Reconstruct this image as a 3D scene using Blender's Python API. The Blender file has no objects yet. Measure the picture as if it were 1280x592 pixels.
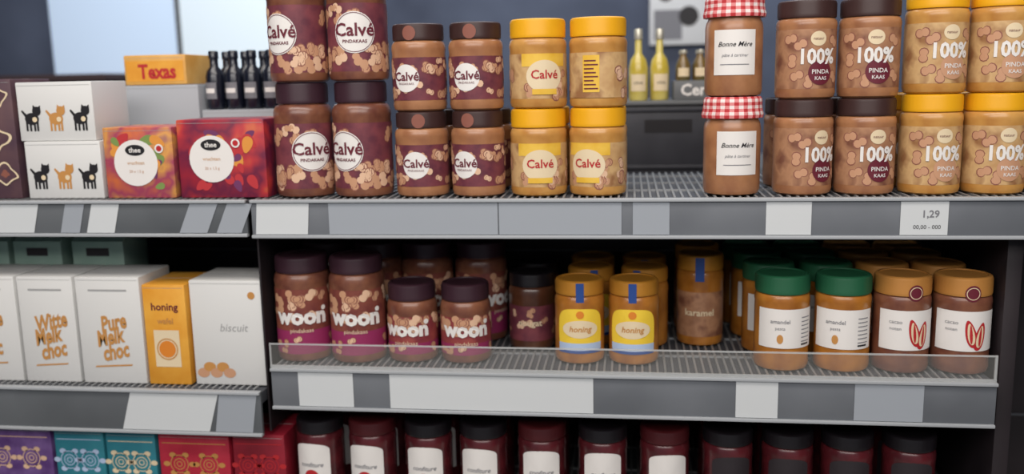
import bpy, bmesh, math, random
from mathutils import Matrix, Vector
random.seed(7)
SC=bpy.context.scene
SC.view_settings.view_transform='Standard'
SC.view_settings.exposure=-0.16

# ---------------------------------------------------------------- materials
def lin(c):
    o=[]
    g=sum(c)/3.0
    for x in c:
        x=(x*.95+g*.05)/255.0      # every colour slightly greyed, haze put into the colours
        o.append(x/12.92 if x<=.04045 else ((x+.055)/1.055)**2.4)
    return (o[0],o[1],o[2],1)
MATS={}
def mat(name,col,rough=.5,coat=0.0,metal=0.0,col2=None,scale=40,kind='noise',emit=0,alpha=1,spec=.4,detail=3):
    if name in MATS: return name
    m=bpy.data.materials.new(name); m.use_nodes=True
    nt=m.node_tree; b=nt.nodes['Principled BSDF']
    b.inputs['Roughness'].default_value=rough
    b.inputs['Metallic'].default_value=metal
    b.inputs['Coat Weight'].default_value=coat
    b.inputs['Coat Roughness'].default_value=.22
    b.inputs['Specular IOR Level'].default_value=spec
    c1=lin(col)
    b.inputs['Base Color'].default_value=c1
    if col2 is not None:
        tc=nt.nodes.new('ShaderNodeTexCoord')
        if kind=='voronoi':
            t=nt.nodes.new('ShaderNodeTexVoronoi'); out='Distance'
        else:
            t=nt.nodes.new('ShaderNodeTexNoise'); out='Fac'; t.inputs['Detail'].default_value=detail
        t.inputs['Scale'].default_value=scale
        nt.links.new(tc.outputs['Object'],t.inputs['Vector'])
        r=nt.nodes.new('ShaderNodeValToRGB')
        cols=[col]+(col2 if isinstance(col2,list) else [col2])
        e=r.color_ramp.elements
        n=len(cols)
        lo,hi=.35,.65
        e[0].position=lo; e[0].color=lin(cols[0]); e[1].position=hi; e[1].color=lin(cols[-1])
        for i in range(1,n-1):
            q=e.new(lo+(hi-lo)*i/(n-1)); q.color=lin(cols[i])
        nt.links.new(t.outputs[out],r.inputs['Fac'])
        nt.links.new(r.outputs['Color'],b.inputs['Base Color'])
    if emit:
        b.inputs['Emission Color'].default_value=c1
        b.inputs['Emission Strength'].default_value=emit
    if alpha<1: b.inputs['Alpha'].default_value=alpha
    MATS[name]=m
    return name

mat('brown_plastic_lid',(60,38,36),.42)
mat('dark_purple_lid',(56,32,42),.42)
mat('yellow_plastic_lid',(234,168,20),.42)
mat('gold_lid',(190,128,42),.38,metal=.15)
mat('tan_gold_lid',(190,130,62),.4,metal=.15)
mat('green_lid',(34,92,62),.4)
mat('black_lid',(24,20,24),.35)
mat('peanut_butter',(150,98,66),.3,.4,col2=(176,122,82),scale=30)
mat('peanut_butter_dark',(104,58,46),.3,.4,col2=(134,84,60),scale=35)
mat('peanut_butter_gold',(182,124,56),.3,.4,col2=(206,152,78),scale=30)
mat('honey_amber',(150,88,26),.28,.5,col2=(186,120,44),scale=25)
mat('hazelnut_spread',(70,38,26),.28,.5,col2=(92,54,34),scale=25)
mat('dark_jam',(62,18,24),.25,.5,col2=(92,28,34),scale=30)
mat('maroon_label',(98,44,58),.5,.1,col2=(126,60,68),scale=45)
mat('red_maroon_label',(128,46,56),.5,.1,col2=(156,72,66),scale=45)
mat('woon_label',(112,52,48),.5,.1,col2=(140,74,58),scale=45)
mat('purple_band',(150,44,92),.45,.1)
mat('yellow_label',(224,172,40),.5,.1,col2=(234,190,70),scale=30)
mat('cream_label',(226,206,170),.5)
mat('white_label',(228,224,220),.55)
mat('white_paper',(222,224,226),.55)
mat('peanut_tan',(196,146,112),.55)
mat('peanut_light',(222,182,150),.55)  # darker print brown, mostly outlines round the peanuts
mat('peanut_dark',(140,84,70),.55)
mat('maroon_ink',(104,30,46),.5)
mat('black_ink',(30,28,32),.5)
mat('grey_ink',(120,120,126),.5)
mat('red_ink',(186,36,42),.5)
mat('tan_ink',(196,138,72),.5)
mat('orange_ink',(222,130,40),.5)
mat('blue_ink',(40,74,146),.45)
mat('pale_blue_ink',(176,196,226),.45)
mat('lemon_label',(240,202,56),.5,.1)
mat('brown_photo_label',(150,104,76),.45,.15,col2=[(176,128,94),(122,76,58)],scale=26)
mat('tan_photo_label',(186,142,92),.45,.15,col2=[(206,168,116),(152,106,68)],scale=26)
mat('gingham_red',(190,44,50),.7)
mat('gingham_pink',(222,134,134),.7)
mat('gingham_white',(236,224,220),.7)
mat('shelf_metal',(70,72,78),.5,metal=.2,col2=(84,86,92),scale=6)
mat('shelf_rib',(158,160,162),.4,metal=.4)
mat('strip_grey',(98,102,108),.42,col2=(118,122,128),scale=5)
mat('strip_left_grey',(82,86,90),.42,col2=(98,102,106),scale=5)
mat('strip_edge_highlight',(166,170,174),.4)  # paler lip colour paints the thin highlight along the strip
mat('ticket_and_glint_white',(204,208,210),.5)
mat('ticket_and_glint_soft',(156,162,170),.45)
mat('back_panel_dark',(28,22,26),.6,col2=(40,32,36),scale=8)
mat('wall_slate',(60,68,88),.7,col2=(88,98,120),scale=2.5)
mat('wall_navy',(40,46,66),.7)
mat('wall_brown',(62,46,48),.6)
mat('lightbox',(186,206,230),.5,emit=.66)
mat('lightbox_b',(206,220,230),.5,emit=.76)
mat('floor_tile',(150,148,144),.3,col2=(168,166,160),scale=4)
mat('ceiling_white',(200,200,200),.8)

# ---------------------------------------------------------------- builder
class MB:
    def __init__(s): s.v=[];s.f=[];s.m=[];s.mats=[]
    def mi(s,name):
        if name not in s.mats: s.mats.append(name)
        return s.mats.index(name)
    def add(s,vs,fs,m):
        o=len(s.v); s.v+= [tuple(v) for v in vs]
        if isinstance(m,str): m=[m]*len(fs)
        for f,mm in zip(fs,m):
            s.f.append(tuple(i+o for i in f)); s.m.append(s.mi(mm))
    def lathe(s,prof,m,segs=48,c=(0,0,0),ripple=None,mfun=None):
        vs=[];fs=[];ms=[]
        for j,(r,z) in enumerate(prof):
            for i in range(segs):
                a=2*math.pi*i/segs
                rr=r*(1+ripple[0]*(1 if (i//ripple[1])%2 else -1)) if (ripple and ripple[2]<=j<=ripple[3]) else r
                vs.append((c[0]+rr*math.sin(a),c[1]-rr*math.cos(a),c[2]+z))
        for j in range(len(prof)-1):
            for i in range(segs):
                k=(i+1)%segs
                fs.append((j*segs+i,j*segs+k,(j+1)*segs+k,(j+1)*segs+i))
                ms.append(mfun(i,j) if mfun else m)
        s.add(vs,fs,ms)
    def P(s,x,z,r,off,y0=0):
        if r is None: return (x,y0-off,z)
        a=x/r
        return ((r+off)*math.sin(a),-(r+off)*math.cos(a),z)
    def shape(s,pts,r,off,m,y0=0,rings=3):
        cx=sum(p[0] for p in pts)/len(pts); cz=sum(p[1] for p in pts)/len(pts)
        n=len(pts); vs=[s.P(cx,cz,r,off,y0)]; fs=[]
        for k in range(1,rings+1):
            t=k/rings
            for p in pts: vs.append(s.P(cx+(p[0]-cx)*t,cz+(p[1]-cz)*t,r,off,y0))
        for i in range(n):
            j=(i+1)%n
            fs.append((0,1+i,1+j))
            for k in range(rings-1):
                a=1+k*n
                fs.append((a+i,a+n+i,a+n+j,a+j))
        s.add(vs,fs,m)
    def circle(s,x,z,rad,r,off,m,y0=0,sx=1,n=32): 
        s.shape([(x+rad*sx*math.cos(2*math.pi*i/n),z+rad*math.sin(2*math.pi*i/n)) for i in range(n)],r,off,m,y0)
    def ring(s,x,z,ra,rb,r,off,m,y0=0,n=36):
        vs=[];fs=[]
        for rr in (ra,rb):
            for i in range(n):
                a=2*math.pi*i/n; vs.append(s.P(x+rr*math.cos(a),z+rr*math.sin(a),r,off,y0))
        for i in range(n):
            j=(i+1)%n; fs.append((i,n+i,n+j,j))
        s.add(vs,fs,m)
    def rect(s,x0,x1,z0,z1,r,off,m,y0=0,n=None):
        if n is None: n=1 if r is None else max(2,int(abs(x1-x0)/.004))
        vs=[];fs=[]
        for i in range(n+1):
            x=x0+(x1-x0)*i/n
            vs+= [s.P(x,z0,r,off,y0),s.P(x,z1,r,off,y0)]
        for i in range(n): fs.append((2*i,2*i+2,2*i+3,2*i+1))
        s.add(vs,fs,m)
    def peanut(s,x,z,L,ang,r,off,m,y0=0):
        pts=[]
        for i in range(16):
            a=2*math.pi*i/16
            rad=L*(.36+.64*abs(math.cos(a))**1.3)
            px=rad*math.cos(a); pz=rad*math.sin(a)*1.15
            pts.append((x+px*math.cos(ang)-pz*math.sin(ang),z+px*math.sin(ang)+pz*math.cos(ang)))
        s.shape(pts,r,off,m,y0,rings=2)
    def text(s,body,size,x,z,r,off,m,y0=0,bold=0.0,shear=0,ang=0,sx=1):
        cu=bpy.data.curves.new('tmp','FONT'); cu.body=body; cu.size=size; cu.align_x='CENTER'; cu.align_y='CENTER'
        cu.offset=bold*size; cu.shear=shear; cu.resolution_u=2
        ob=bpy.data.objects.new('tmp',cu); SC.collection.objects.link(ob)
        dg=bpy.context.evaluated_depsgraph_get(); dg.update()
        me=bpy.data.meshes.new_from_object(ob.evaluated_get(dg))
        vs=[];ca,sa=math.cos(ang),math.sin(ang)
        for v in me.vertices:
            px,pz=v.co.x*sx,v.co.y
            vs.append(s.P(x+px*ca-pz*sa,z+px*sa+pz*ca,r,off,y0))
        s.add(vs,[tuple(p.vertices) for p in me.polygons],m)
        bpy.data.objects.remove(ob); bpy.data.curves.remove(cu); bpy.data.meshes.remove(me)
    def box(s,x0,x1,y0,y1,z0,z1,m,bev=.0015,seg=2):
        bm=bmesh.new(); bmesh.ops.create_cube(bm,size=1)
        for v in bm.verts:
            v.co=Vector(((x0+x1)/2+v.co.x*(x1-x0),(y0+y1)/2+v.co.y*(y1-y0),(z0+z1)/2+v.co.z*(z1-z0)))
        if bev: bmesh.ops.bevel(bm,geom=bm.edges[:],offset=bev,segments=seg,affect='EDGES',profile=.5)
        bm.verts.index_update()
        s.add([v.co[:] for v in bm.verts],[tuple(v.index for v in f.verts) for f in bm.faces],m)
        bm.free()
    def mesh(s,name,smooth=True):
        me=bpy.data.meshes.new(name); me.from_pydata(s.v,[],s.f)
        for n in s.mats: me.materials.append(MATS[n])
        me.polygons.foreach_set('material_index',s.m)
        me.polygons.foreach_set('use_smooth',[smooth]*len(s.f))
        me.update()
        if smooth: me.set_sharp_from_angle(angle=math.radians(38))
        return me
def place(me,name,loc,rot=0,parent=None):
    o=bpy.data.objects.new(name,me); o.location=loc; o.rotation_euler=(0,0,math.radians(rot))
    SC.collection.objects.link(o)
    if parent: o.parent=parent
    return o

# ---------------------------------------------------------------- jars
def body(mb,r,h,lid_r,lid_h,m,lidm,shoulder=.018,waist=0,liptop=True,segs=56,ripple=.012):
    nz=h-lid_h
    p=[(0,.003),(r*.7,.002),(r*.86,0),(r*.96,.0025),(r,.009)]
    zs=nz-shoulder
    p+=[(r-waist,.016),(r-waist,zs-.004),(r,zs)]
    nr=lid_r*.93
    for t in (.2,.4,.6,.8,1):
        a=t*math.pi/2
        p.append((nr+(r-nr)*math.cos(a),zs+shoulder*.85*math.sin(a)))
    p.append((nr,nz+.004))
    mb.lathe(p,m,segs)
    L=lid_r
    lp=[(L*.9,nz-.0015),(L,nz-.001),(L*1.012,nz+.0015),(L,nz+.004),(L,h-.005),(L*.985,h-.0018),(L*.94,h-.0003),(L*.84,h),(L*.82,h-.0014),(0,h-.0014)]
    mb.lathe(lp,lidm,84,ripple=(ripple,1,3,4))
def peanuts(mb,r,z0,z1,n,off=.0006,span=1.0,sz=.0085,seed=1):
    rnd=random.Random(seed)
    for i in range(n):
        a=rnd.uniform(-math.pi,math.pi)*span
        x=a*r; z=rnd.uniform(z0+sz*.7,z1-sz*.7); L=sz*rnd.uniform(.8,1.25); g=rnd.uniform(0,3.14)
        o=off+i*.000008
        if i%2==0: mb.peanut(x,z,L*1.18,g,r,o-.000004,'peanut_dark')
        mb.peanut(x,z,L,g,r,o,'peanut_light' if i%3==0 else 'peanut_tan')

def calve_big():
    mb=MB(); r=.0452
    body(mb,r,.173,.039,.03,'peanut_butter_dark','dark_purple_lid',.02,.0008)
    rr=r-.0008
    mb.rect(-math.pi*rr,math.pi*rr,.014,.112,rr,.0004,'maroon_label',n=64)
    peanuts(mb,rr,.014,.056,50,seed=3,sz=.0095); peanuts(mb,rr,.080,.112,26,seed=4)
    for cx in (0,math.pi*rr):
        mb.circle(cx,.070,.030,rr,.0013,'white_label'); mb.ring(cx,.070,.0275,.0285,rr,.0016,'maroon_ink')
        mb.text('Calvé',.026,cx,.073,rr,.0018,'maroon_ink',bold=.02)
        mb.text('PINDAKAAS',.0066,cx,.057,rr,.0018,'maroon_ink',bold=.02)
    return mb.mesh('peanut_butter_jar_large')
def calve_small(lab='maroon_label',lid='brown_plastic_lid',bd='peanut_butter',h=.127,r=.0405,ink='maroon_ink',seed=5,disc='white_label'):
    mb=MB()
    body(mb,r,h,r*.93,.023,bd,lid,.014,.0006)
    rr=r-.0006
    mb.rect(-math.pi*rr,math.pi*rr,.016,.078,rr,.0004,lab,n=60)
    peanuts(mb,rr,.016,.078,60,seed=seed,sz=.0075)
    mb.circle(-.006,.048,.020,rr,.0013,disc); mb.text('Calvé',.0175,-.006,.050,rr,.0018,ink,bold=.02)
    mb.text('PINDAKAAS',.0045,-.006,.040,rr,.0018,ink)
    mb.rect(math.pi*rr-.02,math.pi*rr+.02,.020,.074,rr,.0013,'cream_label',n=12)
    for k in range(9): mb.rect(math.pi*rr-.017,math.pi*rr+.016-(k%3)*.004,.0245+k*.0052,.0262+k*.0052,rr,.0016,'grey_ink',n=10)
    mb.circle(.0,h-.014,.0105,r*.93*1.012,.0006,'peanut_dark',sx=.95)
    return mb.mesh('peanut_butter_jar')
def calve_yellow(h=.128,r=.0425,facts=False):
    mb=MB()
    body(mb,r,h,r*.95,.026,'peanut_butter_gold','yellow_plastic_lid',.013,.0006)
    rr=r-.0006
    mb.rect(-math.pi*rr,math.pi*rr,.014,.078,rr,.0004,'tan_photo_label',n=60)
    mb.rect(-.034,.034,.060,.078,rr,.0007,'yellow_label',n=14)
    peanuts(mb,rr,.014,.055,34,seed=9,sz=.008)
    mb.circle(0,.046,.023,rr,.0013,'cream_label',sx=1.15); mb.text('Calvé',.0175,0,.048,rr,.0017,'red_ink',bold=.015)
    mb.rect(-.018,.018,.020,.028,rr,.0015,'yellow_label')
    c=math.pi*rr
    mb.rect(c-.036,c+.036,.014,.078,rr,.0012,'tan_photo_label',n=20)
    mb.rect(c-.010,c+.014,.022,.074,rr,.0015,'yellow_label',n=10)
    for k in range(8): mb.rect(c-.008,c+.012-(k%3)*.003,.026+k*.0056,.028+k*.0056,rr,.0018,'maroon_ink',n=8)
    return mb.mesh('peanut_butter_jar_yellow')
def hundred(lid,bd,lab,h):
    mb=MB(); r=.0415
    body(mb,r,h,r*.955,.023,bd,lid,.012,.0006)
    rr=r-.0006
    mb.rect(-math.pi*rr,math.pi*rr,.014,.095,rr,.0004,lab,n=60)
    mb.circle(.004,.082,.010,rr,.0009,'cream_label',sx=1.1); mb.text('natuur',.0055,.004,.082,rr,.0013,'maroon_ink')
    for k,(a,z) in enumerate([(-.020,.074),(-.031,.052),(.030,.078),(-.024,.032),(-.008,.024),(.032,.030),(-.034,.082)]):
        mb.peanut(a,z,.0105,.5+k,rr,.0006+k*.00001,'peanut_dark')
        mb.peanut(a,z,.009,.5+k,rr,.0007+k*.00001,'peanut_tan')
    mb.circle(.008,.036,.017,rr,.0011,'maroon_ink' if lid!='yellow_plastic_lid' else 'peanut_tan')
    mb.text('100%',.028,.003,.057,rr,.0017,'white_label',bold=.035,sx=.85)
    mb.text('PINDA',.0085,.008,.037,rr,.0016,'white_label',bold=.01)
    mb.text('KAAS',.007,.008,.028,rr,.0016,'white_label',bold=.01)
    return mb.mesh('natural_peanut_butter_jar')
def gingham():
    mb=MB(); r=.0405; h=.14
    p=[(0,.003),(r*.8,.0),(r*.95,.002),(r,.008),(r,.094),(r*.97,.102),(r*.9,.108),(r*.9,.122)]
    mb.lathe(p,'peanut_butter',56)
    L=.0415
    prof=[(L*.93,.112),(L*1.03,.110),(L*1.05,.1145),(L*1.02,.119),(L*1.0,.1235),(L,.128),(L,.1325),(L*.985,.137),(L*.93,.14)]
    prof+=[(L*k,.1398) for k in (.8,.67,.54,.41,.28,.15,0)]
    def mf(i,j):
        a=(i//2)%2; b=j%2
        return ['gingham_white','gingham_pink','gingham_red'][a+b]
    mb.lathe(prof,None,80,mfun=mf,ripple=(.012,2,0,4))
    mb.rect(-.030,.030,.030,.092,r,.0007,'white_label')
    mb.text('Bonne Mère',.0095,0,.072,r,.0011,'black_ink',shear=.35,bold=.008)
    mb.text('pâte à tartiner',.0062,0,.057,r,.0011,'grey_ink',shear=.3)
    mb.rect(-.02,.02,.044,.045,r,.0011,'grey_ink')
    return mb.mesh('gingham_lid_spread_jar')
def woon(h,r,lab='woon_label',zt=.054):
    mb=MB()
    body(mb,r,h,r*.93,.024,'peanut_butter_dark','dark_purple_lid',.018,.0006)
    rr=r-.0006; top=h-.05
    b=zt-.022
    mb.rect(-math.pi*rr,math.pi*rr,.014,b,rr,.0006,'purple_band',n=60)
    mb.rect(-math.pi*rr,math.pi*rr,b,top,rr,.0004,lab,n=60)
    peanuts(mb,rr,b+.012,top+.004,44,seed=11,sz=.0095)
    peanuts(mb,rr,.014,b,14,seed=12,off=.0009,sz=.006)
    mb.text('woon',.036*(r/.0452),0,zt,rr,.0018,'white_label',bold=.05,sx=.98)
    mb.circle(.037*(r/.0452),zt+.012,.004,rr,.0018,'white_label')
    mb.text('pindakaas',.0095,0,zt-.022,rr,.0018,'cream_label')
    c=math.pi*rr; mb.rect(c-.022,c+.022,.036,top-.006,rr,.0014,'cream_label')
    return mb.mesh('woon_jar')
def hazel_dark():
    mb=MB(); r=.038; body(mb,r,.126,r*.95,.02,'hazelnut_spread','black_lid',.016,.0006)
    rr=r-.0006
    mb.rect(-math.pi*rr,math.pi*rr,.016,.074,rr,.0004,'maroon_label',n=60); peanuts(mb,rr,.02,.07,20,seed=2,sz=.006)
    mb.text('nougat',.014,0,.046,rr,.0014,'cream_label',bold=.02)
    return mb.mesh('dark_spread_jar')
def honey(h=.13,r=.039):
    mb=MB(); body(mb,r,h,r*.96,.021,'honey_amber','gold_lid',.018,.0006)
    rr=r-.0006
    pts=[]
    for i in range(40):
        a=2*math.pi*i/40; c,s_=math.cos(a),math.sin(a)
        pts.append((.037*math.copysign(abs(c)**.55,c),.053+.035*math.copysign(abs(s_)**.55,s_)))
    mb.shape(pts,rr,.0007,'lemon_label')
    mb.rect(-.036,.036,.022,.034,rr,.0010,'pale_blue_ink'); mb.rect(-.036,.036,.018,.0225,rr,.0012,'blue_ink')
    pts=[(.028*math.cos(2*math.pi*i/30),.056+.014*math.sin(2*math.pi*i/30)) for i in range(30)]
    mb.shape(pts,rr,.0010,'cream_label'); mb.text('honing',.0125,0,.056,rr,.0014,'tan_ink',bold=.02,shear=.2)
    mb.circle(0,.079,.006,rr,.0011,'orange_ink')
    L=r*.96*1.012
    mb.rect(-.006,.006,h-.034,h-.002,L,.0006,'blue_ink')
    c=math.pi*rr; mb.rect(c-.025,c+.025,.02,.085,rr,.0008,'lemon_label')
    return mb.mesh('honey_jar')
def amber():
    mb=MB(); r=.038; h=.15; body(mb,r,h,r*.97,.024,'honey_amber','gold_lid',.016,.0006)
    rr=r-.0006
    mb.rect(-math.pi*rr,math.pi*rr,.016,.09,rr,.0004,'brown_photo_label',n=60)
    mb.text('karamel',.015,0,.056,rr,.0013,'cream_label',bold=.02)
    mb.rect(-.007,.007,h-.042,h-.003,r*.985,.0008,'blue_ink')
    return mb.mesh('caramel_spread_jar')
def nutjar(kind):
    mb=MB(); r=.0405; h=.143
    if kind=='green':
        body(mb,r,h,r*.97,.026,'honey_amber','green_lid',.013,.0006,ripple=.022)
    else:
        body(mb,r,h,r*.97,.026,'peanut_butter_dark','tan_gold_lid',.013,.0006)
    rr=r-.0006
    mb.rect(-.046,.046,.036,.095,rr,.0008,'white_label',n=24)
    if kind=='green':
        for k in range(7): mb.rect(.020,.038,.045+k*.006,.0465+k*.006,rr,.0012,'grey_ink')
        mb.rect(.020,.036,.040,.0425,rr,.0012,'black_ink')
        mb.text('amandel',.0085,-.012,.076,rr,.0012,'grey_ink',bold=.01); mb.text('pasta',.007,-.012,.066,rr,.0012,'grey_ink')
        mb.circle(-.012,.050,.007,rr,.0012,'tan_ink',sx=.65)
    else:
        for (a,z,g) in ((.004,.062,.25),(.017,.058,-.2)):
            pts=[]
            for i in range(24):
                t=2*math.pi*i/24; px=.0075*math.cos(t); pz=.021*math.sin(t)
                px*= (1-.25*math.sin(t))
                pts.append((a+px*math.cos(g)-pz*math.sin(g),z+px*math.sin(g)+pz*math.cos(g)))
            mb.shape(pts,rr,.0011+a*.01,'red_ink')
            mb.shape([(a+(p[0]-a)*.62,z+(p[1]-z)*.78) for p in pts],rr,.0014+a*.01,'cream_label')
            mb.shape([(a+(p[0]-a)*.25,z+(p[1]-z)*.7) for p in pts],rr,.0017+a*.01,'red_ink')
        mb.text('cacao',.008,-.022,.078,rr,.0012,'grey_ink'); mb.text('noten',.007,-.022,.068,rr,.0012,'grey_ink')
        L=r*.97*1.012
        mb.circle(.004,.121,.012,L,.0007,'maroon_ink',sx=.9); mb.ring(.004,.121,.008,.009,L,.001,'cream_label')
    return mb.mesh('nut_paste_jar')
def jam(lid='black_lid',lab='white_label'):
    mb=MB(); r=.0385; body(mb,r,.142,r*.97,.020,'dark_jam',lid,.016,.0006)
    rr=r-.0006
    T=.094
    pts=[(-.031,.03),(.031,.03),(.031,T)]
    pts+=[(.031*math.cos(math.pi*i/12),T+.012*math.sin(math.pi*i/12)) for i in range(1,12)]+[(-.031,T)]
    dd=[]
    for i in range(len(pts)):
        a,b=pts[i],pts[(i+1)%len(pts)]
        k=max(1,int(math.dist(a,b)/.006))
        for j in range(k): dd.append((a[0]+(b[0]-a[0])*j/k,a[1]+(b[1]-a[1])*j/k))
    mb.shape(dd,rr,.0007,lab)
    mb.text('confiture',.0105,0,.070,rr,.0011,'grey_ink' if lab=='white_label' else 'red_ink',shear=.3,bold=.01)
    mb.circle(0,.050,.012,rr,.0011,'red_ink' if lab=='white_label' else 'grey_ink')
    return mb.mesh('jam_jar')

ZU,ZL,ZLL,ZB=1.248,.984,.944,.745
mA=calve_big(); mC=calve_small(); mY=calve_yellow()
mH=hundred('brown_plastic_lid','peanut_butter','brown_photo_label',.135)
mJ=hundred('yellow_plastic_lid','peanut_butter_gold','tan_photo_label',.139)
mG=gingham(); mW=woon(.168,.0442,'woon_label',.074); mW2=woon(.124,.040,'red_maroon_label'); mD=hazel_dark(); mHo=honey(); mAm=amber()
mGr=nutjar('green'); mT=nutjar('tan'); mJam=jam(); 
mat('red_black_lid',(74,22,26),.35); mat('dark_label',(44,38,42),.5)
mJamR=jam('red_black_lid'); mJamD=jam('black_lid','dark_label')
PB='peanut_butter_jar'
Y=.055
for x,ra,rb in ((-.3285,33,-22),(-.2355,-22,10)):
    place(mA,PB,(x,Y,ZU),ra); place(mA,PB,(x,Y,ZU+.1735),rb)
for x,ra,rb in ((-.142,6,-8),(-.0555,-14,-4)):
    place(mC,PB,(x,Y-.003,ZU),ra); place(mC,PB,(x,Y-.003,ZU+.1275),rb)
place(mY,PB,(.036,Y,ZU),8); place(mY,PB,(.037,Y,ZU+.1285),18)
place(mY,PB,(.1245,Y,ZU),-20); place(mY,PB,(.1255,Y,ZU+.1285),165)
for z in (ZU,ZU+.1405): place(mG,'spread_jar',(.319,Y-.004,z),6 if z==ZU else -4)
for x,a,b in ((.419,22,8),(.505,6,-6)):
    place(mH,PB,(x,Y-.003,ZU),a); place(mH,PB,(x,Y-.003,ZU+.1355),b)
for x,a,b in ((.594,4,6),(.6795,0,-4)):
    place(mJ,PB,(x,Y-.003,ZU),a); place(mJ,PB,(x,Y-.003,ZU+.1395),b)
place(mJ,PB,(.765,Y,ZU),4)
for x,m,h in ((-.142,mC,.1275),(-.0555,mC,.1275),(.036,mY,.1285),(.125,mY,.1285),(.419,mH,.1355),(.505,mH,.1355),(.594,mJ,.1395),(.68,mJ,.1395)):
    place(m,PB,(x,Y+.092,ZU),random.uniform(-30,30))
# lower shelf
place(mW,PB,(-.3505,.066,ZL),14); place(mW,PB,(-.2595,.064,ZL),10)
place(mW2,PB,(-.172,.070,ZL),-4); place(mW2,PB,(-.086,.070,ZL),10)
place(mW,PB,(-.173,.19,ZL),40); place(mW,PB,(-.08,.195,ZL),60); place(mW,PB,(-.350,.19,ZL),40); place(mW,PB,(-.259,.19,ZL),80)
place(mD,'hazelnut_spread_jar',(.012,.145,ZL),0); place(mD,'hazelnut_spread_jar',(.012,.235,ZL),20)
for x,y,a in ((.094,.078,4),(.178,.078,-3),(.108,.175,10),(.196,.172,-20),(.108,.262,0),(.197,.262,0)):
    place(mHo,'honey_jar',(x,y,ZL),a)
place(mAm,'caramel_spread_jar',(.287,.185,ZL),-5); place(mAm,'caramel_spread_jar',(.287,.27,ZL),-5)
for row in range(4):
    y=.064+row*.087
    if row==3: y=.064+3*.0835
    for x,m,a in ((.399,mGr,6),(.487,mGr,-8),(.571,mT,6),(.655,mT,-4)):
        place(m,'nut_paste_jar',(x-(.008*row),y,ZL),a+row*5)
for x,m in ((-.331,mJam),(-.243,mJamR),(-.150,mJam),(-.060,mJam),(.034,mJamR),(.130,mJam),(.226,mJamR),(.322,mJamD),(.412,mJamD),(.50,mJamD),(.59,mJamD)):
    place(m,'jam_jar',(x,.055,ZB),random.uniform(-8,8))
    place(m,'jam_jar',(x,.145,ZB),random.uniform(-8,8))

# ---------------------------------------------------------------- cartons
mat('carton_white',(214,214,212),.55); mat('carton_grey',(164,168,174),.6)
mat('carton_orange',(222,148,40),.5,col2=(234,170,62),scale=18)
mat('bag_purple',(74,50,64),.5,col2=(96,68,72),scale=18)
mat('fruit_mix_a',(206,104,60),.5,col2=[(160,60,90),(214,150,70),(120,60,100)],scale=14)
mat('fruit_mix_b',(160,34,52),.5,col2=[(110,28,60),(190,50,54),(206,110,60)],scale=12)
mat('fruit_red',(190,50,56),.5); mat('fruit_orange',(222,146,60),.5); mat('fruit_purple',(112,52,96),.5); mat('fruit_green',(122,146,76),.5)
mat('box_purple',(84,50,112),.5,col2=(120,88,148),scale=30)
mat('box_teal',(34,112,130),.5,col2=(50,136,150),scale=12)
mat('box_red',(170,26,50),.5,col2=(194,44,66),scale=16)
mat('box_darkred',(128,18,36),.5,col2=(150,28,46),scale=16)
mat('pack_green',(134,166,152),.5,col2=(156,184,170),scale=12)
mat('tex_yellow',(210,150,62),.5,col2=(226,176,96),scale=20)
mat('crate_dark',(50,51,58),.5,col2=(64,65,72),scale=9)
mat('crate_grey',(104,106,108),.5)
mat('flap_line',(160,160,160),.6)
def carton(name,x0,x1,z0,z1,m,y0=.02,d=.1,deco=None,bev=.0018,seam=True):
    mb=MB(); w=x1-x0; h=z1-z0
    mb.box(-w/2,w/2,0,d,0,h,m,bev)
    if seam:
        mb.box(-w/2+.004,w/2-.004,d*.5-.0006,d*.5+.0006,h-.0004,h+.0003,'flap_line',0)
        mb.rect(-w/2+.003,w/2-.003,h-.0055,h-.005,None,.0003,'flap_line')
    if deco: deco(mb,w,h)
    return place(mb.mesh(name),name,((x0+x1)/2,y0,z0))
def deco_snack(mb,w,h):
    for i,(a,z,s_) in enumerate(((.030,.160,.020),(.020,.095,.026),(-.015,.125,.022),(.034,.040,.020),(-.02,.055,.024))):
        pts=[(a+s_*(1+.25*math.sin(3*t+i))*math.cos(t),z+s_*.8*(1+.2*math.cos(4*t))*math.sin(t)) for t in [2*math.pi*i_/36 for i_ in range(36)]]
        o=.0005+i*.0003
        mb.shape(pts,None,o,'cream_label'); mb.shape([(a+(p[0]-a)*.84,z+(p[1]-z)*.84) for p in pts],None,o+.0001,'bag_purple')
        mb.shape([(a+(p[0]-a)*.35,z+(p[1]-z)*.35) for p in pts],None,o+.0002,'peanut_dark')
def deco_pups(mb,w,h):
    for i,(cx,m) in enumerate(((-w*.32,'black_ink'),(0.0,'tan_ink'),(w*.32,'black_ink'))):
        z=h*.38
        mb.circle(cx,z,.0095,None,.0005,m,sx=1.25); mb.circle(cx+.009,z+.012,.0072,None,.0007,m)
        mb.shape([(cx+.002,z+.012),(cx+.004,z+.022),(cx+.009,z+.017)],None,.0008,m); mb.shape([(cx+.010,z+.017),(cx+.016,z+.021),(cx+.016,z+.012)],None,.0008,m)
        for l in (-.009,-.003,.004,.009): mb.rect(cx+l-.0017,cx+l+.0017,z-.019,z-.004,None,.0006,m)
        mb.shape([(cx-.011,z+.003),(cx-.017,z+.012),(cx-.015,z+.014),(cx-.008,z+.007)],None,.0006,m)
        mb.circle(cx+.005,z-.001,.004,None,.0009,'cream_label')
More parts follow.
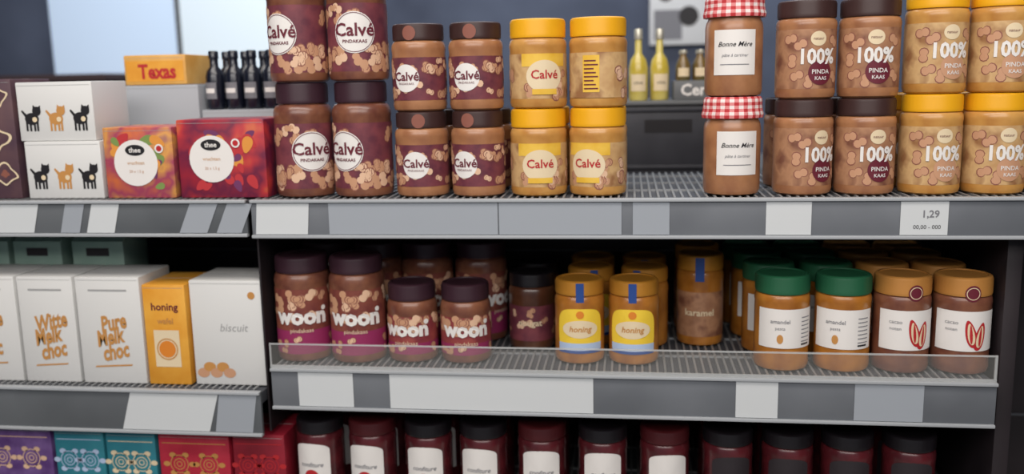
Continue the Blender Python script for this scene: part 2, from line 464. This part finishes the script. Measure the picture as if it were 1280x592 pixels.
def deco_tea(seed,logo_x):
    def f(mb,w,h):
        rnd=random.Random(seed)
        cols=['fruit_orange','fruit_purple','fruit_red','fruit_green','fruit_orange'] if seed==1 else ['fruit_red','fruit_purple','fruit_red','fruit_orange']
        for i in range(26):
            a=rnd.uniform(-w/2+.018,w/2-.018); z=rnd.uniform(.016,h-.018); rr=rnd.uniform(.008,.014)
            g=rnd.uniform(0,6.28); mm=rnd.choice(cols)
            pts=[]
            for k in range(20):
                t=2*math.pi*k/20; px=rr*math.cos(t); pz=rr*.62*math.sin(t)*(1-.35*math.cos(t))
                pts.append((a+px*math.cos(g)-pz*math.sin(g),z+px*math.sin(g)+pz*math.cos(g)))
            mb.shape(pts,None,.0003+i*.000015,mm)
        mb.circle(logo_x,h*.50,.036,None,.0010,'white_label'); 
        mb.circle(logo_x,h*.68,.0085,None,.0014,'black_ink',sx=1.9); mb.text('thee',.011,logo_x,h*.68,None,.0018,'white_label',bold=.02)
        mb.text('vruchten',.008,logo_x,h*.50,None,.0014,'tan_ink'); mb.text('20 x 1,5 g',.006,logo_x,h*.38,None,.0014,'peanut_tan')
        mb.circle(logo_x+.04,h*.70,.007,None,.0016,'white_label')
        mb.circle(logo_x+.04,h*.70,.0045,None,.0018,'red_ink')
    return f
def deco_script(words):
    def f(mb,w,h):
        z=h*.57
        for i,t in enumerate(words):
            mb.text(t,.036,(-1)**i*.004,z-i*.024,None,.0006+i*.0001,'tan_ink',bold=.035,shear=.3,ang=.2,sx=.66)
        mb.shape([(-w*.30,h*.15),(w*.28,h*.17),(w*.30,h*.185),(-w*.28,h*.165)],None,.0006,'tan_ink')
        mb.rect(-w*.3,w*.3,h*.87,h*.885,None,.0006,'flap_line')
    return f
def deco_orange(mb,w,h):
    mb.text('honing',.017,0,h*.78,None,.0006,'maroon_ink',bold=.02)
    mb.rect(-w*.3,w*.3,h*.18,h*.55,None,.0006,'cream_label'); mb.text('wafel',.013,0,h*.64,None,.0008,'tan_ink',bold=.02)
    mb.circle(0,h*.36,.014,None,.0010,'orange_ink'); mb.ring(0,h*.36,.016,.018,None,.001,'tan_ink')
def deco_whitefood(mb,w,h):
    for k in range(5): mb.circle(-w*.38+k*.011,.020+.01*(k%2),.008,None,.0005+k*.00002,'tan_ink' if k%2 else 'peanut_tan',sx=1.3,n=16)
    mb.text('biscuit',.018,.01,h*.55,None,.0005,'flap_line',shear=.2); mb.circle(w*.36,h*.86,.006,None,.0006,'tan_ink')
def deco_swirl(inkcol):
    def f(mb,w,h):
        for cx in (-w*.22,w*.2):
            for q in (.016,.010,.005): mb.ring(cx,h*.55,q-.0015,q,None,.0006,inkcol)
            for k in range(6):
                a=k*math.pi/3; mb.circle(cx+.022*math.cos(a),h*.55+.018*math.sin(a),.0045,None,.0006,inkcol,sx=1.3,n=12)
        mb.rect(-w*.45,w*.45,h*.86,h*.872,None,.0006,inkcol)
    return f
carton('snack_box',-.905,-.788,ZU,1.436,'bag_purple',deco=deco_snack)
carton('puppy_tea_box',-.776,-.648,ZU,1.338,'carton_white',deco=deco_pups)
carton('puppy_tea_box',-.783,-.655,1.3385,1.430,'carton_white',deco=deco_pups,y0=.024)
carton('fruit_tea_box',-.642,-.528,ZU,1.358,'fruit_mix_a',deco=deco_tea(1,-.005))
carton('fruit_tea_box',-.520,-.379,ZU,1.368,'fruit_mix_b',deco=deco_tea(2,-.016))
carton('storage_carton',-.80,-.568,ZU,1.422,'carton_grey',y0=.2,d=.15)
carton('display_tray',-.564,-.425,ZU,1.378,'carton_grey',y0=.2,d=.14)
def deco_tex(mb,w,h):
    mb.rect(-w*.46,w*.46,h*.12,h*.8,None,.0004,'carton_orange'); mb.text('Texas',.034,.004,h*.42,None,.0009,'red_ink',bold=.035,sx=.85)
carton('snack_carton',-.706,-.592,1.4228,1.474,'tex_yellow',y0=.21,d=.1,deco=deco_tex)
carton('cookie_carton',-.943,-.822,ZLL,1.121,'carton_white',deco=deco_script(['Witte','Melk','choc']))
carton('cookie_carton',-.817,-.720,ZLL,1.121,'carton_white',deco=deco_script(['Witte','Melk','choc']))
carton('cookie_carton',-.715,-.605,ZLL,1.121,'carton_white',deco=deco_script(['Pure','Melk','choc']))
carton('waffle_carton',-.601,-.529,ZLL,1.109,'carton_orange',deco=deco_orange)
carton('biscuit_carton',-.523,-.4035,ZLL,1.116,'carton_white',deco=deco_whitefood,y0=.024)
def gable(name,x0,x1,z0,z1,y0=.127,d=.08):
    mb=MB(); w=x1-x0; h=z1-z0; zs=h-.03
    mb.box(-w/2,w/2,0,d,0,zs,'pack_green',.002)
    vs=[(-w/2,0.001,zs-.001),(w/2,.001,zs-.001),(w/2,d-.001,zs-.001),(-w/2,d-.001,zs-.001),(-w/2+.004,d/2-.004,h-.010),(w/2-.004,d/2-.004,h-.010),(w/2-.004,d/2+.004,h-.010),(-w/2+.004,d/2+.004,h-.010)]
    mb.add(vs,[(0,1,5,4),(1,2,6,5),(2,3,7,6),(3,0,4,7)],'pack_green')
    mb.box(-w/2+.003,w/2-.003,d/2-.003,d/2+.003,h-.012,h,'pack_green',.001)
    mb.rect(-w*.22,w*.22,zs-.026,zs-.012,None,.0006,'dark_label')
    return place(mb.mesh(name),name,((x0+x1)/2,y0,z0))
gable('cereal_pack',-.990,-.905,ZLL,1.190); gable('cereal_pack',-.895,-.805,ZLL,1.190); gable('cereal_pack',-.785,-.690,ZLL,1.190)
carton('tea_carton',-.915,-.787,ZB,.862,'box_purple',deco=deco_swirl('peanut_light'))
carton('tea_carton',-.781,-.693,ZB,.860,'box_teal',deco=deco_swirl('pale_blue_ink'))
carton('tea_carton',-.689,-.602,ZB,.859,'box_teal',deco=deco_swirl('cream_label'))
carton('tea_carton',-.596,-.474,ZB,.859,'box_red',deco=deco_swirl('tan_ink'))
carton('tea_carton',-.468,-.380,ZB,.862,'box_darkred',deco=deco_swirl('red_ink'))

mat('bottle_black',(22,26,40),.22,.5)
mb=MB(); mb.lathe([(0,0),(.0145,0),(.0158,.003),(.0158,.056),(.013,.066),(.0075,.073),(.0072,.086),(.0085,.087),(.0085,.098),(.007,.1),(0,.1)],'bottle_black',28)
mb.rect(-.012,.012,.018,.046,.0158,.0006,'grey_ink'); mb.rect(-.009,.009,.028,.036,.0158,.0010,'white_label')
mBt=mb.mesh('sauce_bottle')
for i,x in enumerate((-.546,-.511,-.477,-.443)):
    place(mBt,'sauce_bottle',(x,.222+.002*(i%2),1.3784),-15+i*6); place(mBt,'sauce_bottle',(x+.004,.266,1.3784),-15)

# ---------------------------------------------------------------- shelving unit
def part(mb,name,smooth=True): return place(mb.mesh(name,smooth),name,(0,0,0),0)
def shelf(x0,x1,zt,zb,stripm,depth=.36,ribs=True,tags_and_glints=()):
    mb=MB()
    mb.box(x0,x1,.004,depth,zt-.022,zt-.003,'shelf_metal',.001)
    if ribs:
        n=int((x1-x0)/.0115)
        for i in range(n):
            x=x0+.004+i*(x1-x0-.008)/n
            mb.box(x-.0016,x+.0016,.008,depth-.004,zt-.0035,zt-.0001,'shelf_rib',0)
        for y in (.10,.2,.30): mb.box(x0+.002,x1-.002,y-.002,y+.002,zt-.0035,zt-.0002,'shelf_rib',0)
    mb.box(x0,x1,-.004,.003,zb,zt-.001,stripm,.001)
    mb.box(x0,x1,-.009,.002,zt-.005,zt-.0001,'strip_edge_highlight',.001)
    mb.box(x0,x1,-.008,.002,zb-.003,zb+.002,'strip_edge_highlight',.001)
    for t in tags_and_glints:
        a,b,m=t[:3]; sk=t[3] if len(t)>3 else 0
        mb.add([(a,-.0052,zb+.003),(b,-.0052,zb+.003),(b+sk,-.0052,zt-.006),(a+sk,-.0052,zt-.006)],[(0,1,2,3)],m)
        if len(t)>4:
            mb.text(t[4],.014,(a+b)/2+.008,zb+.032,None,.0056,'grey_ink',bold=.02); mb.text('00,00 - 000',.008,(a+b)/2+.004,zb+.014,None,.0056,'black_ink')
    part(mb,'store_shelf')
shelf(-.398,.95,ZU,1.192,'strip_grey',tags_and_glints=[(-.392,-.310,'ticket_and_glint_white',.004),(-.276,-.02,'ticket_and_glint_soft'),(-.018,.160,'ticket_and_glint_soft'),(.176,.228,'ticket_and_glint_soft'),(.362,.424,'ticket_and_glint_white'),(.543,.606,'ticket_and_glint_white',0,'1,29')])
shelf(-1.25,-.405,ZU,1.194,'strip_left_grey',tags_and_glints=[(-.822,-.757,'ticket_and_glint_white',.012),(-.712,-.680,'ticket_and_glint_soft',.012),(-.668,-.622,'ticket_and_glint_white',.012),(-.515,-.470,'ticket_and_glint_soft',.02),(-.455,-.415,'ticket_and_glint_soft',.02)])  # tickets, with slanted strip reflections painted as pale shapes too
shelf(-.384,.686,ZL,.920,'strip_grey',tags_and_glints=[(-.340,-.252,'ticket_and_glint_white'),(-.194,.118,'ticket_and_glint_white'),(.326,.386,'ticket_and_glint_white'),(.493,.588,'ticket_and_glint_soft')])
shelf(-1.25,-.404,ZLL,.873,'strip_left_grey',tags_and_glints=[(-.64,-.492,'ticket_and_glint_white',.018),(-.482,-.42,'ticket_and_glint_soft',.01)])
shelf(-1.25,.695,ZB,.68,'strip_grey',tags_and_glints=[(-.3,.1,'ticket_and_glint_white')])
shelf(-1.25,.695,.30,.18,'strip_grey',ribs=False)
mat('clear_plastic',(205,205,200),.14,alpha=.07); mat('clear_edge',(205,208,208),.2,alpha=.45)
mb=MB()
mb.box(-.383,.684,-.0022,-.0008,.987,1.021,'clear_plastic',0); mb.box(-.383,.684,-.0026,-.0004,1.0205,1.0228,'clear_edge',0)
mb.box(.6815,.6850,-.003,-.0003,.987,1.023,'clear_edge',0); mb.box(-.3845,-.3822,-.003,-.0003,.987,1.023,'clear_edge',0)
mb.box(-.3845,.6850,-.0036,-.0004,.984,.988,'clear_edge',0)
part(mb,'clear_shelf_rail')
mb=MB(); mb.box(-1.25,.95,.365,.385,0,1.235,'back_panel_dark',0)
for z in (.2,.5,.8,1.1): mb.box(-1.25,.95,.3635,.366,z,z+.004,'shelf_metal',0)
part(mb,'shelf_back_panel')
mb=MB(); mb.box(-.4025,-.3995,.02,.36,.870,1.218,'back_panel_dark',0); part(mb,'shelf_divider')
mb=MB(); mb.box(.70,.722,.03,.36,0,1.218,'back_panel_dark',.002); part(mb,'shelf_divider')
mb=MB(); mb.box(-1.25,.695,.03,.355,0,.16,'back_panel_dark',.004); part(mb,'shelf_plinth')

# ---------------------------------------------------------------- behind the unit
mb=MB(); mb.box(-.3,1.3,.46,1.05,0,1.20,'crate_dark',.004); mb.box(-.31,1.31,.45,1.06,1.20,1.222,'crate_grey',.002)
place(mb.mesh('display_counter'),'display_counter',(0,0,0))
mb=MB(); mb.box(.09,.40,.47,.70,0,.15,'crate_dark',.006)
for zz in (.02,.13): mb.box(.086,.404,.466,.704,zz,zz+.008,'crate_dark',.002)
mb.rect(.20,.29,.09,.115,None,-.4695,'black_ink')
mb.box(.083,.407,.463,.707,.143,.151,'crate_grey',.002)
place(mb.mesh('bottle_crate'),'bottle_crate',(0,0,1.2225))
mb=MB(); mb.box(.255,.395,.475,.60,0,.036,'crate_grey',.0015); mb.text('Cerveza',.03,.318,.018,None,-.4742,'white_label',bold=.03)
place(mb.mesh('beer_carton'),'beer_carton',(0,0,1.374))
mat('beer_glass',(120,92,44),.2,.4,col2=(92,84,50),scale=30); mat('oil_glass',(196,172,60),.15,.5,col2=(214,198,110),scale=20); mat('cap_metal',(200,196,180),.35,metal=.5)
mb=MB(); mb.lathe([(0,0),(.0125,0),(.0135,.003),(.0135,.028),(.010,.038),(.0055,.046),(.0055,.052)],'beer_glass',24); mb.lathe([(.0068,.051),(.0072,.053),(.0066,.058),(0,.0585)],'cap_metal',24)
mb.rect(-.011,.011,.008,.024,.0135,.0005,'cream_label')
mBe=mb.mesh('beer_bottle')
for i in range(4):
    for j in range(2): place(mBe,'beer_bottle',(.274+i*.032,.50+j*.035,1.4103))
mb=MB(); mb.lathe([(0,0),(.017,0),(.0185,.003),(.0185,.062),(.015,.078),(.007,.09),(.0065,.118)],'oil_glass',28); mb.lathe([(.0078,.116),(.0082,.118),(.008,.134),(.007,.136),(0,.136)],'cap_metal',24)
mb.rect(-.015,.015,.018,.05,.0185,.0006,'cream_label'); mb.text('oliva',.009,0,.034,.0185,.001,'black_ink')
mO=mb.mesh('olive_oil_bottle')
place(mO,'olive_oil_bottle',(.188,.50,1.374),0); place(mO,'olive_oil_bottle',(.229,.515,1.374),10)

mb=MB(); mb.box(.232,.415,1.575,1.59,1.515,1.95,'white_paper',.002)
mb.rect(.245,.33,1.53,1.62,None,-1.5745,'grey_ink'); mb.circle(.35,1.60,.03,None,-1.574,'black_ink'); mb.circle(.28,1.67,.025,None,-1.574,'dark_label'); mb.text('VERS',.07,.325,1.75,None,-1.574,'black_ink',bold=.02)
place(mb.mesh('wall_poster'),'wall_poster',(0,0,0))
mb=MB(); mb.box(-1.745,-1.30,1.57,1.595,1.463,2.3,'lightbox',.002); mb.box(-1.285,-.72,1.57,1.595,1.463,2.3,'lightbox_b',.002)
mb.box(-1.30,-1.285,1.565,1.595,1.463,2.3,'crate_grey',.001)
place(mb.mesh('light_panel'),'light_panel',(0,0,0))
mb=MB(); mb.box(-2.6,-1.35,1.2,1.59,0,1.462,'wall_brown',.004); mb.box(-1.98,-1.97,1.195,1.2,.1,1.4,'black_ink',0); mb.box(-2.62,-1.33,1.18,1.59,1.44,1.4625,'wall_brown',.003)
place(mb.mesh('back_cabinet'),'back_cabinet',(0,0,0))
def slab(name,a,b,m):
    mb=MB(); mb.box(a[0],b[0],a[1],b[1],a[2],b[2],m,0); place(mb.mesh(name,False),name,(0,0,0))
slab('floor',(-3,-3,-.05),(3,1.7,0),'floor_tile'); slab('ceiling',(-3,-3,3),(3,1.7,3.05),'ceiling_white')
slab('wall_back',(-3,1.6,0),(3,1.7,3),'wall_slate')
slab('wall_left',(-3.05,-3,0),(-3,1.7,3),'wall_navy'); slab('wall_right',(3,-3,0),(3.05,1.7,3),'wall_navy')

# ---------------------------------------------------------------- light
def area(name,loc,tgt,sx,sy,p,col):
    l=bpy.data.lights.new(name,'AREA'); l.shape='RECTANGLE'; l.size=sx; l.size_y=sy; l.energy=p; l.color=col
    o=bpy.data.objects.new(name,l); o.location=loc; o.rotation_euler=(Vector(tgt)-Vector(loc)).to_track_quat('-Z','Y').to_euler(); SC.collection.objects.link(o)
area('front_fill_light',(-.1,-1.0,2.85),(0,0,1.1),2.6,.6,36,(1,.93,.86))
area('front_fill_light',(0,-2.4,2.5),(0,0,1.1),3.4,.9,54,(1,.95,.91))  # added soft front fill, brightens the faces on the lower shelf
area('front_fill_light',(0,1.0,2.9),(0,1.0,0),2.5,.4,30,(.85,.92,1))
w=bpy.data.worlds.new('World'); SC.world=w; w.use_nodes=True
w.node_tree.nodes['Background'].inputs[0].default_value=(.8,.87,1,1); w.node_tree.nodes['Background'].inputs[1].default_value=.30

# ---------------------------------------------------------------- camera
cd=bpy.data.cameras.new('camera'); cam=bpy.data.objects.new('camera',cd); SC.collection.objects.link(cam)
cd.sensor_width=36; cd.lens=36*1130/1280
cd.dof.use_dof=True; cd.dof.focus_distance=1.24; cd.dof.aperture_fstop=2.2
R=Matrix.Rotation(math.radians(7.5),3,'Z')@Matrix.Rotation(math.radians(80.2),3,'X')@Matrix.Rotation(math.radians(-1.2),3,'Z')
cam.matrix_world=Matrix.Translation((.171,-1.3,1.417))@R.to_4x4()
SC.camera=cam
